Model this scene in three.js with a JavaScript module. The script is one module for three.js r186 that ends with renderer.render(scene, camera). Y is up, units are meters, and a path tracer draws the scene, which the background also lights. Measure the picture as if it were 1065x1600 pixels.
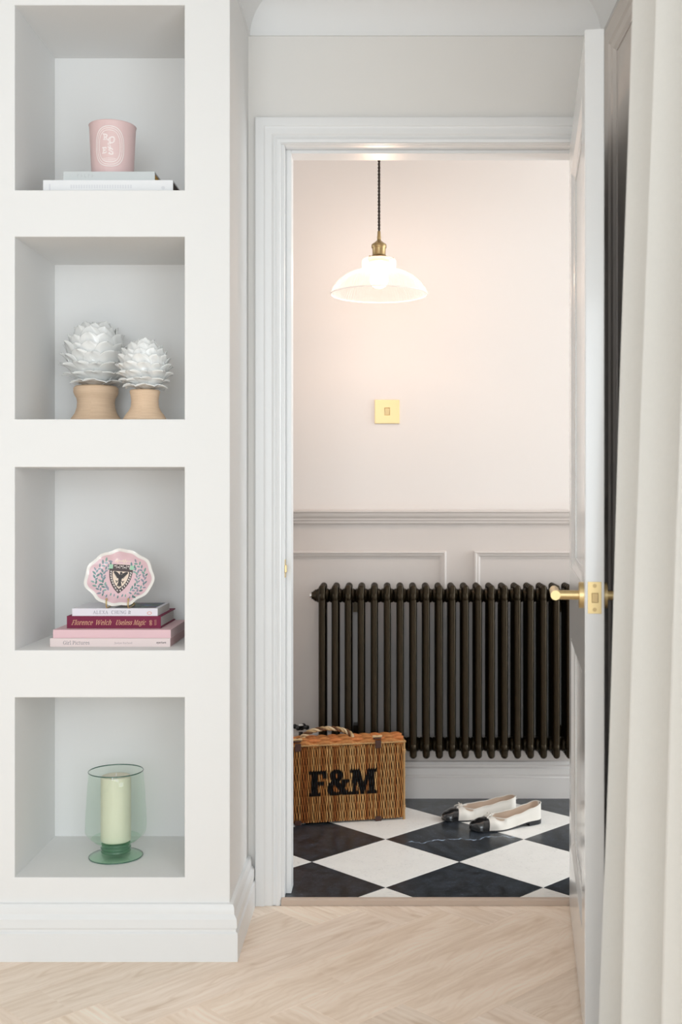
import * as THREE from 'three';
import { RoundedBoxGeometry } from 'three/addons/geometries/RoundedBoxGeometry.js';
import { mergeGeometries, toCreasedNormals } from 'three/addons/utils/BufferGeometryUtils.js';
import { RectAreaLightUniformsLib } from 'three/addons/lights/RectAreaLightUniformsLib.js';
import { createNoise2D } from 'simplex-noise';

// ------------------------------------------------------------------ camera, sky, daylight, exposure
const scene = new THREE.Scene();
const camera = new THREE.PerspectiveCamera(49.13, 1065 / 1600, 0.05, 60);
camera.position.set(0, 1.09, 0);
camera.lookAt(0, 1.09, -1);
camera.setViewOffset(1065, 1600, -69.5, 25, 1065, 1600);      // shifted lens: verticals stay vertical
camera.focus = 3.0; camera.userData.fStop = 4;
camera.updateProjectionMatrix();
scene.add(camera);

scene.background = new THREE.Color(0.95, 0.975, 1.0);           // overcast sky, seen only through the glazing
scene.backgroundIntensity = 3;

RectAreaLightUniformsLib.init();
function areaLight(color, intensity, w, h, [x, y, z], [tx, ty, tz]) {
  const l = new THREE.RectAreaLight(color, intensity, w, h);
  l.position.set(x, y, z); l.lookAt(tx, ty, tz); scene.add(l); return l;
}
// daylight in the glazed openings: the side window by the curtain, the window behind, the hall's front door and landing window
const DAY = new THREE.Color(0.845, 0.94, 1.0);
areaLight(DAY, 6.6, 2.0, 1.9, [0.56, 1.25, -0.25], [-1, 1.25, -0.25]);
areaLight(DAY, 15.0, 1.75, 1.8, [-0.40, 1.40, 2.54], [-0.40, 1.40, 0]);
areaLight(DAY, 28.0, 0.72, 2.0, [2.95, 1.30, -3.55], [0, 1.30, -3.55]);
areaLight(DAY, 10.5, 0.72, 1.3, [-2.95, 1.60, -3.55], [0, 1.60, -3.55]);

const renderer = new THREE.WebGLRenderer({ antialias: true });
renderer.toneMapping = THREE.LinearToneMapping;
renderer.toneMappingExposure = 0.375;
renderer.shadowMap.enabled = true;

// ------------------------------------------------------------------ helpers
let seed = 7;
const rnd = () => { seed = (seed * 1664525 + 1013904223) >>> 0; return seed / 4294967296; };
const noise = createNoise2D(rnd), R = (a, b) => a + (b - a) * rnd();
const V = (x, y, z) => new THREE.Vector3(x, y, z);
const mix = (a, b, t) => a + (b - a) * t, clamp = (x, a = 0, b = 1) => Math.min(b, Math.max(a, x));
const smooth = (a, b, x) => { const t = clamp((x - a) / (b - a)); return t * t * (3 - 2 * t); };
const used = {};
function numbered(name) { const n = used[name] = (used[name] ?? -1) + 1; return n ? `${name}_${String(n).padStart(3, '0')}` : name; }
function shade(o) { o.castShadow = o.receiveShadow = true; return o; }
function part(name, geo, mat, parent) { const m = shade(new THREE.Mesh(geo, mat)); m.name = name; parent.add(m); return m; }
function thing(name, label, category, [x, y, z], turn = 0, group) {
  const o = new THREE.Group(); o.name = numbered(name); o.position.set(x, y, z); o.rotation.y = turn;
  o.userData = { label, category }; if (group) o.userData.group = group; scene.add(o); return o;
}
function struct(name, geo, mat, label) {
  const m = geo ? new THREE.Mesh(geo, mat) : new THREE.Group(); m.name = name; m.userData.kind = 'structure';
  if (label) m.userData.label = label; if (geo) shade(m); scene.add(m); return m;
}
function clean(g) { const o = g.index ? g.toNonIndexed() : g.clone(); for (const k of Object.keys(o.attributes)) if (!['position', 'normal', 'uv'].includes(k)) o.deleteAttribute(k); if (!o.attributes.normal) o.computeVertexNormals(); if (!o.attributes.uv) o.setAttribute('uv', new THREE.BufferAttribute(new Float32Array(o.attributes.position.count * 2), 2)); return o; }
const merge = (list) => mergeGeometries(list.map(clean));
const box = (x0, x1, y0, y1, z0, z1) => new THREE.BoxGeometry(x1 - x0, y1 - y0, z1 - z0).translate((x0 + x1) / 2, (y0 + y1) / 2, (z0 + z1) / 2);
const rbox = (x0, x1, y0, y1, z0, z1, r = 0.002) => new RoundedBoxGeometry(x1 - x0, y1 - y0, z1 - z0, 2, r).translate((x0 + x1) / 2, (y0 + y1) / 2, (z0 + z1) / 2);
const cyl = (r0, r1, h, n = 24) => new THREE.CylinderGeometry(r0, r1, h, n);
const lathe = (pts, n = 64) => new THREE.LatheGeometry(pts.map(([r, y]) => new THREE.Vector2(r, y)), n);
class Line3 extends THREE.Curve { constructor(f) { super(); this.f = f; } getPoint(t, o = V(0, 0, 0)) { const [x, y, z] = this.f(t); return o.set(x, y, z); } }
const tube = (f, n, r, k = 8, closed = false) => new THREE.TubeGeometry(new Line3(f), n, r, k, closed);
const rod = (a, b, r, k = 12) => { const A = V(...a), B = V(...b), d = B.clone().sub(A), g = new THREE.CylinderGeometry(r, r, d.length(), k); g.applyQuaternion(new THREE.Quaternion().setFromUnitVectors(V(0, 1, 0), d.clone().normalize())); return g.translate(...A.add(B).multiplyScalar(0.5).toArray()); };
// a profile [[offset to the left, rise]...] swept along a flat path with mitred corners; result in (x, y, rise)
function sweep(path, profile, closed = false) {
  const n = path.length, pos = [], idx = [], m = profile.length;
  const dir = (a, b) => { const l = Math.hypot(b[0] - a[0], b[1] - a[1]); return [(b[0] - a[0]) / l, (b[1] - a[1]) / l]; };
  for (let i = 0; i < n; i++) {
    const p = path[i], a = i || closed ? dir(path[(i + n - 1) % n], p) : dir(p, path[1]), b = i < n - 1 || closed ? dir(p, path[(i + 1) % n]) : a;
    const na = [-a[1], a[0]], nb = [-b[1], b[0]], k = 1 + na[0] * nb[0] + na[1] * nb[1], mx = (na[0] + nb[0]) / k, my = (na[1] + nb[1]) / k;
    for (const [d, r] of profile) pos.push(p[0] + mx * d, p[1] + my * d, r);
  }
  for (let i = 0; i < (closed ? n : n - 1); i++) for (let j = 0; j < m; j++) {
    const a = i * m + j, b = i * m + (j + 1) % m, c = ((i + 1) % n) * m + j, d = ((i + 1) % n) * m + (j + 1) % m;
    idx.push(a, c, b, b, c, d);
  }
  if (!closed) { const f = THREE.ShapeUtils.triangulateShape(profile.map(([a, b]) => new THREE.Vector2(a, b)), []), e = (n - 1) * m; for (const [a, b, c] of f) idx.push(a, b, c, e + a, e + c, e + b); }
  const g = new THREE.BufferGeometry(); g.setAttribute('position', new THREE.Float32BufferAttribute(pos, 3)); g.setIndex(idx);
  return toCreasedNormals(g, 0.5);
}
const onPlan = (g) => g.rotateX(-Math.PI / 2);       // (x, depth, rise) -> (x, rise, -depth)
function grid(nu, nv, f, uvf) {                       // a surface from f(u, v)
  const pos = [], uv = [], idx = [];
  for (let j = 0; j <= nv; j++) for (let i = 0; i <= nu; i++) { const u = i / nu, v = j / nv; pos.push(...f(u, v)); uv.push(...(uvf ? uvf(u, v) : [u, v])); }
  for (let j = 0; j < nv; j++) for (let i = 0; i < nu; i++) { const a = j * (nu + 1) + i, b = a + 1, c = a + nu + 1, d = c + 1; idx.push(a, b, c, b, d, c); }
  const g = new THREE.BufferGeometry(); g.setAttribute('position', new THREE.Float32BufferAttribute(pos, 3)); g.setAttribute('uv', new THREE.Float32BufferAttribute(uv, 2)); g.setIndex(idx); g.computeVertexNormals(); return g;
}
function canvasTex(w, h, draw) { const c = document.createElement('canvas'); c.width = w; c.height = h; draw(c.getContext('2d'), w, h); const t = new THREE.CanvasTexture(c); t.colorSpace = THREE.SRGBColorSpace; t.anisotropy = 8; return t; }
function dataTex(w, h, f, srgb = true) {
  const a = new Uint8Array(w * h * 4);
  for (let y = 0; y < h; y++) for (let x = 0; x < w; x++) { const c = f(x / w, y / h, x, y), k = (y * w + x) * 4; a[k] = clamp(c[0]) * 255; a[k + 1] = clamp(c[1]) * 255; a[k + 2] = clamp(c[2]) * 255; a[k + 3] = 255; }
  const t = new THREE.DataTexture(a, w, h); t.wrapS = t.wrapT = THREE.RepeatWrapping; t.magFilter = t.minFilter = THREE.LinearFilter; if (srgb) t.colorSpace = THREE.SRGBColorSpace; t.needsUpdate = true; return t;
}
const lin = (r, g, b) => new THREE.Color().setRGB(r, g, b);
const mat = (o) => new THREE.MeshStandardMaterial(o), phys = (o) => new THREE.MeshPhysicalMaterial(o);

// ------------------------------------------------------------------ materials
const stipple = dataTex(256, 256, (u, v) => { const n = 0.5 + 0.25 * noise(u * 60, v * 60) + 0.25 * noise(u * 23 + 9, v * 23); return [n, n, n]; }, false);
const M = {
  white: mat({ color: lin(0.875, 0.865, 0.85), roughness: 0.75 }),
  trim: mat({ color: lin(0.86, 0.86, 0.855), roughness: 0.35 }),
  gloss: phys({ color: lin(0.86, 0.86, 0.855), roughness: 0.22, clearcoat: 0.4, clearcoatRoughness: 0.1 }),
  taupe: mat({ color: lin(0.75, 0.69, 0.64), roughness: 0.8 }),
  deepTaupe: mat({ color: lin(0.42, 0.40, 0.38), roughness: 0.8 }),
  lightTaupe: mat({ color: lin(0.86, 0.835, 0.80), roughness: 0.8 }),
  hallWall: mat({ color: lin(0.84, 0.795, 0.762), roughness: 0.8 }),
  wainscot: mat({ color: lin(0.70, 0.64, 0.60), roughness: 0.45 }),
  hallSkirting: mat({ color: lin(0.86, 0.82, 0.79), roughness: 0.4 }),
  ceiling: mat({ color: lin(0.88, 0.88, 0.875), roughness: 0.85 }),
  screed: mat({ color: lin(0.25, 0.22, 0.19), roughness: 0.95 }),
  threshold: mat({ color: lin(0.60, 0.47, 0.38), roughness: 0.5 }),
  brass: phys({ color: lin(0.62, 0.47, 0.24), metalness: 1, roughness: 0.38 }),
  agedBrass: phys({ color: lin(0.42, 0.30, 0.15), metalness: 1, roughness: 0.38 }),
  darkMetal: phys({ color: lin(0.06, 0.05, 0.045), metalness: 0.8, roughness: 0.4 }),
  radiator: phys({ color: lin(0.030, 0.020, 0.009), metalness: 0.7, roughness: 0.33 }),
  chrome: phys({ color: lin(0.8, 0.8, 0.8), metalness: 1, roughness: 0.2 }),
  black: mat({ color: lin(0.012, 0.012, 0.012), roughness: 0.4 }),
  patent: phys({ color: lin(0.012, 0.012, 0.013), roughness: 0.25, clearcoat: 0.8, clearcoatRoughness: 0.1 }),
  cord: mat({ color: lin(0.03, 0.018, 0.012), roughness: 0.9 }),
  paper: mat({ color: lin(0.8, 0.79, 0.77), roughness: 0.9 }),
  leather: mat({ color: lin(0.06, 0.020, 0.012), roughness: 0.5 }),
  glaze: phys({ color: lin(0.91, 0.91, 0.89), roughness: 0.22, clearcoat: 0.6, clearcoatRoughness: 0.12 }),
  pane: phys({ color: lin(1, 1, 1), transmission: 1, thickness: 0, roughness: 0, ior: 1.45 }),
};

// ------------------------------------------------------------------ room shell: floor boards laid in herringbone
const DOORWALL = 2.995, COLX = -0.3667, COLD = 2.641, HALLD = 4.012, CEIL = 2.42, RIGHT = 0.58, LEFT = -2.6, BACK = -2.6;
function clip(poly, x0, x1, y0, y1) {
  for (const [ax, lim, sg] of [[0, x0, 1], [0, x1, -1], [1, y0, 1], [1, y1, -1]]) {
    const out = [];
    for (let i = 0; i < poly.length; i++) {
      const a = poly[i], b = poly[(i + 1) % poly.length], da = (a[ax] - lim) * sg, db = (b[ax] - lim) * sg;
      if (da >= 0) out.push(a);
      if (da * db < 0) { const t = da / (da - db); out.push([a[0] + (b[0] - a[0]) * t, a[1] + (b[1] - a[1]) * t]); }
    }
    poly = out; if (poly.length < 3) return [];
  }
  return poly;
}
const areaOf = (p) => Math.abs(p.reduce((s, a, i) => { const b = p[(i + 1) % p.length]; return s + a[0] * b[1] - b[0] * a[1]; }, 0)) / 2;
function slabPiece(poly, top, thick, bevel, uvOf) {      // a flat piece with softened edges; poly in (x, depth)
  const s = new THREE.Shape(poly.map(([x, y]) => new THREE.Vector2(x, y)));
  const g = new THREE.ExtrudeGeometry(s, { depth: thick - bevel, bevelEnabled: true, bevelThickness: bevel, bevelSize: bevel, bevelOffset: -bevel, bevelSegments: 1 });
  const p = g.attributes.position, uv = g.attributes.uv;
  for (let i = 0; i < p.count; i++) { const [u, v] = uvOf(p.getX(i), p.getY(i)); uv.setXY(i, u, v); }
  g.translate(0, 0, top - thick); return onPlan(g);
}
function woodTex(k) {
  const ox = k * 17.3, heart = k % 2 ? 0.42 : 0.62;
  return dataTex(1024, 256, (u, v) => {
    const L = u * 0.77, W = v * 0.154;
    const wob = 0.018 * noise(L * 3 + ox, 1.7 + k) + 0.008 * noise(L * 9 + ox, 4.1);
    const c = (W - 0.154 * heart) + wob, a = (L - 0.25 - 0.08 * k) * 0.09;
    const rings = Math.sqrt(c * c + a * a) * 210 + 1.6 * noise(L * 5 + ox, W * 30);
    let g = 0.5 + 0.5 * Math.sin(rings * 2.2); g = Math.pow(g, 2.2);
    const cath = smooth(0.55, 0.1, Math.abs(c) / 0.05) * (k < 3 ? 1 : 0.5);
    const fine = noise(L * 26 + ox, W * 900) * 0.5 + noise(L * 60 + ox, W * 1900) * 0.5;
    const streak = noise(L * 2.2 + ox, W * 45 + 3);
    const t = 0.30 * g * (0.35 + 0.65 * cath) + 0.10 * fine + 0.16 * streak + 0.10 * noise(L * 3 + ox, W * 12);
    const A = [255, 240, 225], B = [218, 194, 170];
    return A.map((x, i) => mix(x, B[i], clamp(0.28 + t * 1.15)) / 255);
  });
}
const boards = [0, 1, 2, 3].map((k) => mat({ map: woodTex(k), roughness: 0.5, color: lin(...[[1.05, 1.03, 1.02], [1.10, 1.09, 1.07], [1.0, 0.98, 0.96], [1.07, 1.04, 1.01]][k]) }));
const floor = struct('floor', box(LEFT - 0.1, RIGHT + 0.1, -0.08, -0.012, -DOORWALL, -BACK + 0.1), M.screed, 'pale oak herringbone floor of the room in front of the doorway');
{
  const w = 0.1537, n = 5, L = w * n, q = Math.SQRT1_2, X0 = 0.036, D0 = 2.406;
  const toXD = (u, v) => [X0 + (u + v) * q, D0 + (u - v) * q];
  for (let i = -34; i < 34; i++) for (let j = -34; j < 34; j++) {
    const m = (((i - j) % (2 * n)) + 2 * n) % (2 * n);
    let u0, v0, u1, v1, along;
    if (m === 0) { u0 = i * w; u1 = u0 + L; v0 = j * w; v1 = v0 + w; along = true; }
    else if (m === n) { u0 = i * w; u1 = u0 + w; v1 = (j + 1) * w; v0 = v1 - L; along = false; }
    else continue;
    let p = [[u0, v0], [u1, v0], [u1, v1], [u0, v1]].map(([a, b]) => toXD(a, b));
    p = clip(p, LEFT, RIGHT, BACK, 2.98);
    if (p.length < 3 || areaOf(p) < 0.0015 || p.every(([x, d]) => x < COLX - 0.03 && d > COLD + 0.02)) continue;
    const k = Math.floor(rnd() * 4), du = Math.floor(rnd() * 8) / 8, dv = rnd() < 0.5 ? 0 : 0.5, flip = rnd() < 0.5 ? -1 : 1;
    const g = slabPiece(p, 0, 0.012, 0.0009, (x, d) => {
      const u = ((x - X0) + (d - D0)) * q, v = ((x - X0) - (d - D0)) * q;
      return along ? [flip * (u - u0) / L + du, (v - v0) / w + 0 * dv] : [flip * (v - v0) / L + du, (u - u0) / w];
    });
    part('floorboard', g, boards[k], floor);
  }
}
// hall floor: honed marble tiles set diagonally
function marbleBlack(vein) {
  return dataTex(512, 512, (u, v) => {
    const n = noise(u * 5, v * 5) * 0.5 + noise(u * 14, v * 14) * 0.3 + noise(u * 50, v * 50) * 0.3;
    let b = 0.19 + 0.12 * n;
    b += 0.45 * smooth(0.55, 0.95, noise(u * 70 + 5, v * 70)) * smooth(0.0, 0.6, noise(u * 6 + 3, v * 6)) * 0.7;
    const sc = Math.abs(noise(u * 3.1 + 20 + 0.2 * noise(u * 20, v * 20), v * 9 + 4)); b += 0.22 * smooth(0.05, 0.0, sc) * smooth(0.1, 0.6, noise(u * 8, v * 8 + 30));
    if (vein) { const y = 0.5 + (u - 0.5) * 1.0 + 0.035 * noise(u * 6, 3.3) + 0.012 * noise(u * 26, 8), d = Math.abs(v - y); b += 0.75 * smooth(0.010, 0.002, d * (1 + 0.4 * noise(u * 30, 1))) * smooth(0.02, 0.2, u) * (0.55 + 0.45 * noise(u * 18, 5)); }
    else { const y = 0.3 + u * 0.5 + 0.1 * noise(u * 4, 9), d = Math.abs(v - y); b += 0.12 * smooth(0.006, 0.001, d) * smooth(0.2, 0.5, noise(u * 5, 2)); }
    return [b * 0.90, b, b * 1.12];
  });
}
const whiteMarbleTex = dataTex(512, 512, (u, v) => {
  const n = noise(u * 3 + 40, v * 3) * 0.5 + noise(u * 9, v * 9 + 7) * 0.3, w = Math.abs(noise(u * 2.2 + 0.4 * n + 11, v * 4 + 0.3 * noise(u * 12, v * 12)));
  const b = 0.955 + 0.012 * n - 0.07 * smooth(0.06, 0, w) - 0.02 * smooth(0.4, 0.8, noise(u * 40, v * 12));
  return [b, b * 0.985, b * 0.962];
});
const tileBlack = mat({ map: marbleBlack(false), roughness: 0.3 }), tileVein = mat({ map: marbleBlack(true), roughness: 0.3 });
const tileWhite = mat({ map: whiteMarbleTex, roughness: 0.38 });
const hallFloor = struct('floor_001', box(-3.05, 3.1, -0.08, 0.0, -4.05, -3.0), M.screed, 'black and white marble tiles laid as diamonds in the hall');
{
  const P = 0.434, DB = 3.302, TOP = 0.012, g0 = 0.0012;
  for (let a = -14; a < 15; a++) for (let b = -14; b < 15; b++) {
    const cx = (a + b) * P / 2, cd = DB + (a - b) * P / 2, white = (a + b) % 2 === 0, s = P / 2 - g0;
    const p = clip([[cx + s, cd], [cx, cd + s], [cx - s, cd], [cx, cd - s]], -3.0, 3.0, 3.0, 4.0);
    if (p.length < 3 || areaOf(p) < 0.0004) continue;
    const turn = Math.floor(rnd() * 4), vein = a === 1 && b === 0;
    const g = slabPiece(p, TOP, 0.012, 0.0006, (x, d) => {
      let u = 0.5 + ((x - cx) + (d - cd)) / P / 1, v = 0.5 + ((x - cx) - (d - cd)) / P;
      if (vein) return [0.5 + (x - cx) / P, 0.5 + (x - cx) / P + 0.9 * ((d - cd) / P + 0.02 - 0.20 * (x - cx) / P)];
      for (let k = 0; k < turn; k++) [u, v] = [v, 1 - u];
      return [u, v];
    });
    part('tile', g, white ? tileWhite : vein ? tileVein : tileBlack, hallFloor);
  }
}
part('threshold_strip', onPlan(sweep([[0.524, 2.98], [-0.2775, 2.98]], [[0, 0], [0, 0.014], [-0.004, 0.017], [-0.016, 0.017], [-0.0195, 0.0125], [-0.0195, 0]])), M.threshold, floor).userData.label = 'pale wood threshold strip';

// ------------------------------------------------------------------ walls
{ // wall with the four display niches: a thick panel with real openings and a back
  const s = new THREE.Shape([[LEFT, 0], [COLX, 0], [COLX, CEIL], [LEFT, CEIL]].map(([x, y]) => new THREE.Vector2(x, y)));
  for (const [y0, y1] of [[0.1907, 0.6147], [0.7263, 1.1579], [1.2711, 1.7011], [1.8113, 2.2473]])
    s.holes.push(new THREE.Path([[-0.8737, y0], [-0.8737, y1], [-0.4738, y1], [-0.4738, y0]].map(([x, y]) => new THREE.Vector2(x, y))));
  const b = 0.0022, g = new THREE.ExtrudeGeometry(s, { depth: 0.323 - b, bevelEnabled: true, bevelThickness: b, bevelSize: b, bevelOffset: -b, bevelSegments: 2 });
  g.translate(0, 0, -2.964);
  struct('wall_alcove', merge([g, box(LEFT, COLX, 0, CEIL, -3.1, -2.962)]), M.white, 'white wall with four square recessed niches');
}
{ // wall with the doorway
  const s = new THREE.Shape([[COLX, 0.0121], [-0.295, 0.0121], [-0.295, 2.055], [0.548, 2.055], [0.548, 0.0121], [RIGHT + 0.1, 0.0121], [RIGHT + 0.1, CEIL], [COLX, CEIL]].map(([x, y]) => new THREE.Vector2(x, y)));
  struct('wall_doorway', new THREE.ExtrudeGeometry(s, { depth: 0.105, bevelEnabled: false }).translate(0, 0, -3.1), M.lightTaupe, 'pale taupe painted wall above and beside the doorway');
}
function wallWithHole(u0, u1, h, a0, a1, b0, b1, t) { // in (along, up), thickness t
  const s = new THREE.Shape([[u0, 0], [u1, 0], [u1, h], [u0, h]].map(([x, y]) => new THREE.Vector2(x, y)));
  s.holes.push(new THREE.Path([[a0, b0], [a0, b1], [a1, b1], [a1, b0]].map(([x, y]) => new THREE.Vector2(x, y))));
  return new THREE.ExtrudeGeometry(s, { depth: t, bevelEnabled: false });
}
struct('wall_right', wallWithHole(BACK, DOORWALL, CEIL, -0.82, 1.34, 0.25, 2.25, 0.15).rotateY(Math.PI / 2).translate(RIGHT, 0, 0), M.taupe, 'taupe panelled wall behind the open door and curtain');
struct('wall_back', wallWithHole(LEFT - 0.1, RIGHT + 0.1, CEIL, -1.32, 0.52, 0.45, 2.35, 0.12).translate(0, 0, 2.6), M.deepTaupe);
struct('wall_left', box(LEFT - 0.1, LEFT, 0, CEIL, -3.1, 2.6), M.deepTaupe);
struct('ceiling', box(-3.2, 3.2, CEIL, CEIL + 0.1, -4.15, 2.75), M.ceiling);
// hall
struct('wall_hall', merge([box(-3.0, 3.1, 1.0, CEIL, -4.12, -HALLD)]), M.hallWall, 'pale pink hall wall above the dado rail');
struct('wall_hall_lower', box(-3.0, 3.1, 0, 1.0, -4.12, -HALLD), M.wainscot, 'taupe panelled lower hall wall behind the radiator');
struct('wall_hall_left', wallWithHole(3.1, 4.012, CEIL, 3.17, 3.93, 0.9, 2.3, 0.1).rotateY(Math.PI / 2).translate(-3.1, 0, 0), M.hallWall);
struct('wall_hall_right', wallWithHole(3.1, 4.012, CEIL, 3.17, 3.93, 0.25, 2.35, 0.1).rotateY(Math.PI / 2).translate(3.0, 0, 0), M.hallWall);
struct('wall_hall_near', merge([box(-3.1, -0.3668, 0.0121, CEIL, -3.115, -3.1), box(RIGHT + 0.1, 3.1, 0.0121, CEIL, -3.115, -3.0)]), M.hallWall);

// windows and the glazed front door, outside the frame: they let the daylight in
function windowUnit(name, along0, along1, y0, y1, place) {
  const w = struct(name, null, null); const f = [];
  const t = 0.05;
  f.push(rbox(along0, along0 + t, y0, y1, -0.03, 0.03), rbox(along1 - t, along1, y0, y1, -0.03, 0.03), rbox(along0 + t, along1 - t, y0, y0 + t, -0.03, 0.03), rbox(along0 + t, along1 - t, y1 - t, y1, -0.03, 0.03));
  const mid = (along0 + along1) / 2; f.push(rbox(mid - 0.02, mid + 0.02, y0 + t, y1 - t, -0.02, 0.02));
  part('window_frame', place(merge(f)), M.trim, w);
  for (const [a, b] of [[along0 + t, mid - 0.02], [mid + 0.02, along1 - t]]) part('pane', place(new THREE.PlaneGeometry(b - a, y1 - y0 - 2 * t).translate((a + b) / 2, (y0 + y1) / 2, 0)), M.pane, w);
}
windowUnit('window_1', -0.82, 1.34, 0.25, 2.25, (g) => g.rotateY(Math.PI / 2).translate(RIGHT + 0.08, 0, 0));
windowUnit('window_2', -1.32, 0.52, 0.45, 2.35, (g) => g.translate(0, 0, 2.66));
windowUnit('window_3', 3.17, 3.93, 0.25, 2.35, (g) => g.rotateY(Math.PI / 2).translate(3.05, 0, 0));

windowUnit('window_4', 3.17, 3.93, 0.9, 2.3, (g) => g.rotateY(Math.PI / 2).translate(-3.05, 0, 0));

// cove, skirtings, architrave, lining
{
  const cove = [[0, 0]]; for (let i = 0; i <= 14; i++) { const a = i / 14 * Math.PI / 2; cove.push([-(0.101 - 0.095 * Math.cos(a)) , 0]); }
  const pr = [[0, 2.319], [-0.006, 2.319], [-0.006, 2.325]];
  for (let i = 1; i <= 12; i++) { const a = i / 12 * Math.PI / 2; pr.push([-(0.006 + 0.092 * (1 - Math.cos(a))), 2.325 + 0.089 * Math.sin(a)]); }
  pr.push([-0.101, 2.42], [0, 2.42]);
  struct('trim_1', onPlan(sweep([[LEFT, COLD], [COLX, COLD], [COLX, DOORWALL], [RIGHT, DOORWALL], [RIGHT, BACK]], pr)), M.ceiling, 'white cove between wall and ceiling');
}
const skirt = [[0, 0], [-0.021, 0], [-0.021, 0.0655], [-0.0165, 0.069], [-0.0165, 0.074], [-0.019, 0.078], [-0.0185, 0.098], [-0.012, 0.108], [-0.0115, 0.124], [-0.008, 0.1305], [0, 0.1315]];
struct('baseboard_left', onPlan(sweep([[LEFT, COLD], [COLX, COLD], [COLX, 2.985]], skirt)), M.trim, 'white moulded skirting board under the niches');
struct('baseboard_right', onPlan(sweep([[RIGHT, 2.97], [RIGHT, BACK]], skirt)), M.trim);
const skirtHall = [[0, 0.012], [-0.022, 0.012], [-0.022, 0.086], [-0.018, 0.089], [-0.018, 0.093], [-0.020, 0.097], [-0.017, 0.118], [-0.011, 0.124], [-0.011, 0.1275], [-0.014, 0.130], [-0.010, 0.1405], [0, 0.1415]];
struct('baseboard_hall', onPlan(sweep([[-3.0, HALLD], [3.0, HALLD]], skirtHall)), M.hallSkirting, 'taupe moulded skirting board below the radiator');
{ // door lining, stop, architrave
  const L = -0.27, Rr = 0.526, T = 2.028, z0 = -3.1, z1 = -2.995;
  struct('trim_2', merge([rbox(L - 0.025, L, 0.0121, T + 0.027, z0, z1, 0.0015), rbox(Rr, Rr + 0.022, 0.0121, T + 0.027, z0, z1, 0.0015), rbox(L, Rr, T, T + 0.027, z0, z1, 0.0015),
    rbox(L, L + 0.015, 0.0125, T, z0, -3.036, 0.0015), rbox(Rr - 0.012, Rr, 0.0125, T, z0, -3.036, 0.0015), rbox(L + 0.015, Rr - 0.012, T - 0.0095, T, z0, -3.036, 0.0015)]), M.trim, 'white door lining and stop of the doorway');
  const ar = [[0, 0], [0, 0.018], [0.002, 0.020], [0.023, 0.020], [0.026, 0.0175], [0.030, 0.0165], [0.044, 0.0155], [0.049, 0.012], [0.053, 0.012], [0.056, 0.0145], [0.060, 0.0155], [0.0655, 0.0135], [0.0685, 0.009], [0.0685, 0]];
  struct('trim_3', sweep([[0.5785, 0], [0.5785, 2.0977], [-0.3467, 2.0977], [-0.3467, 0]], ar).translate(0, 0, z1), M.trim, 'white moulded architrave around the doorway');
}
{ // dado rail and wall panels of the hall
  const dado = [[0, 0.990], [-0.010, 0.990], [-0.013, 0.994], [-0.013, 1.000], [-0.018, 1.004], [-0.018, 1.010], [-0.024, 1.016], [-0.028, 1.024], [-0.028, 1.030], [-0.034, 1.033], [-0.034, 1.0385], [-0.020, 1.0405], [0, 1.0415]];
  struct('trim_4', onPlan(sweep([[-3.0, HALLD], [3.0, HALLD]], dado)), M.wainscot, 'taupe dado rail across the hall wall');
  const bead = [[0, 0], [0, 0.008], [0.004, 0.012], [0.008, 0.0125], [0.011, 0.009], [0.014, 0.009], [0.018, 0.0075], [0.022, 0.004], [0.025, 0.0035], [0.025, 0]];
  const frame = (x0, x1, y0, y1) => sweep([[x1, y0], [x1, y1], [x0, y1], [x0, y0]].map(([x, y]) => [x, y]), bead, true);
  struct('trim_5', frame(-1.0, 0.2174, 0.22, 0.894).translate(0, 0, -HALLD), M.wainscot, 'left panel moulding on the lower hall wall');
  struct('trim_6', frame(0.3158, 1.6, 0.22, 0.894).translate(0, 0, -HALLD), M.wainscot, 'right panel moulding on the lower hall wall');
  const rb = [[0, 0], [0, 0.012], [0.006, 0.018], [0.013, 0.0185], [0.018, 0.013], [0.024, 0.012], [0.032, 0.010], [0.038, 0.004], [0.042, 0.004], [0.042, 0]];
  const g = sweep([[-1.45, 0.25], [-1.45, 2.245], [-2.84, 2.245], [-2.84, 0.25]], rb, true);
  g.applyMatrix4(new THREE.Matrix4().set(0, 0, -1, RIGHT, 0, 1, 0, 0, 1, 0, 0, 0, 0, 0, 0, 1));
  struct('trim_7', g, M.taupe, 'taupe panel moulding on the wall behind the open door');
}
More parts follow.
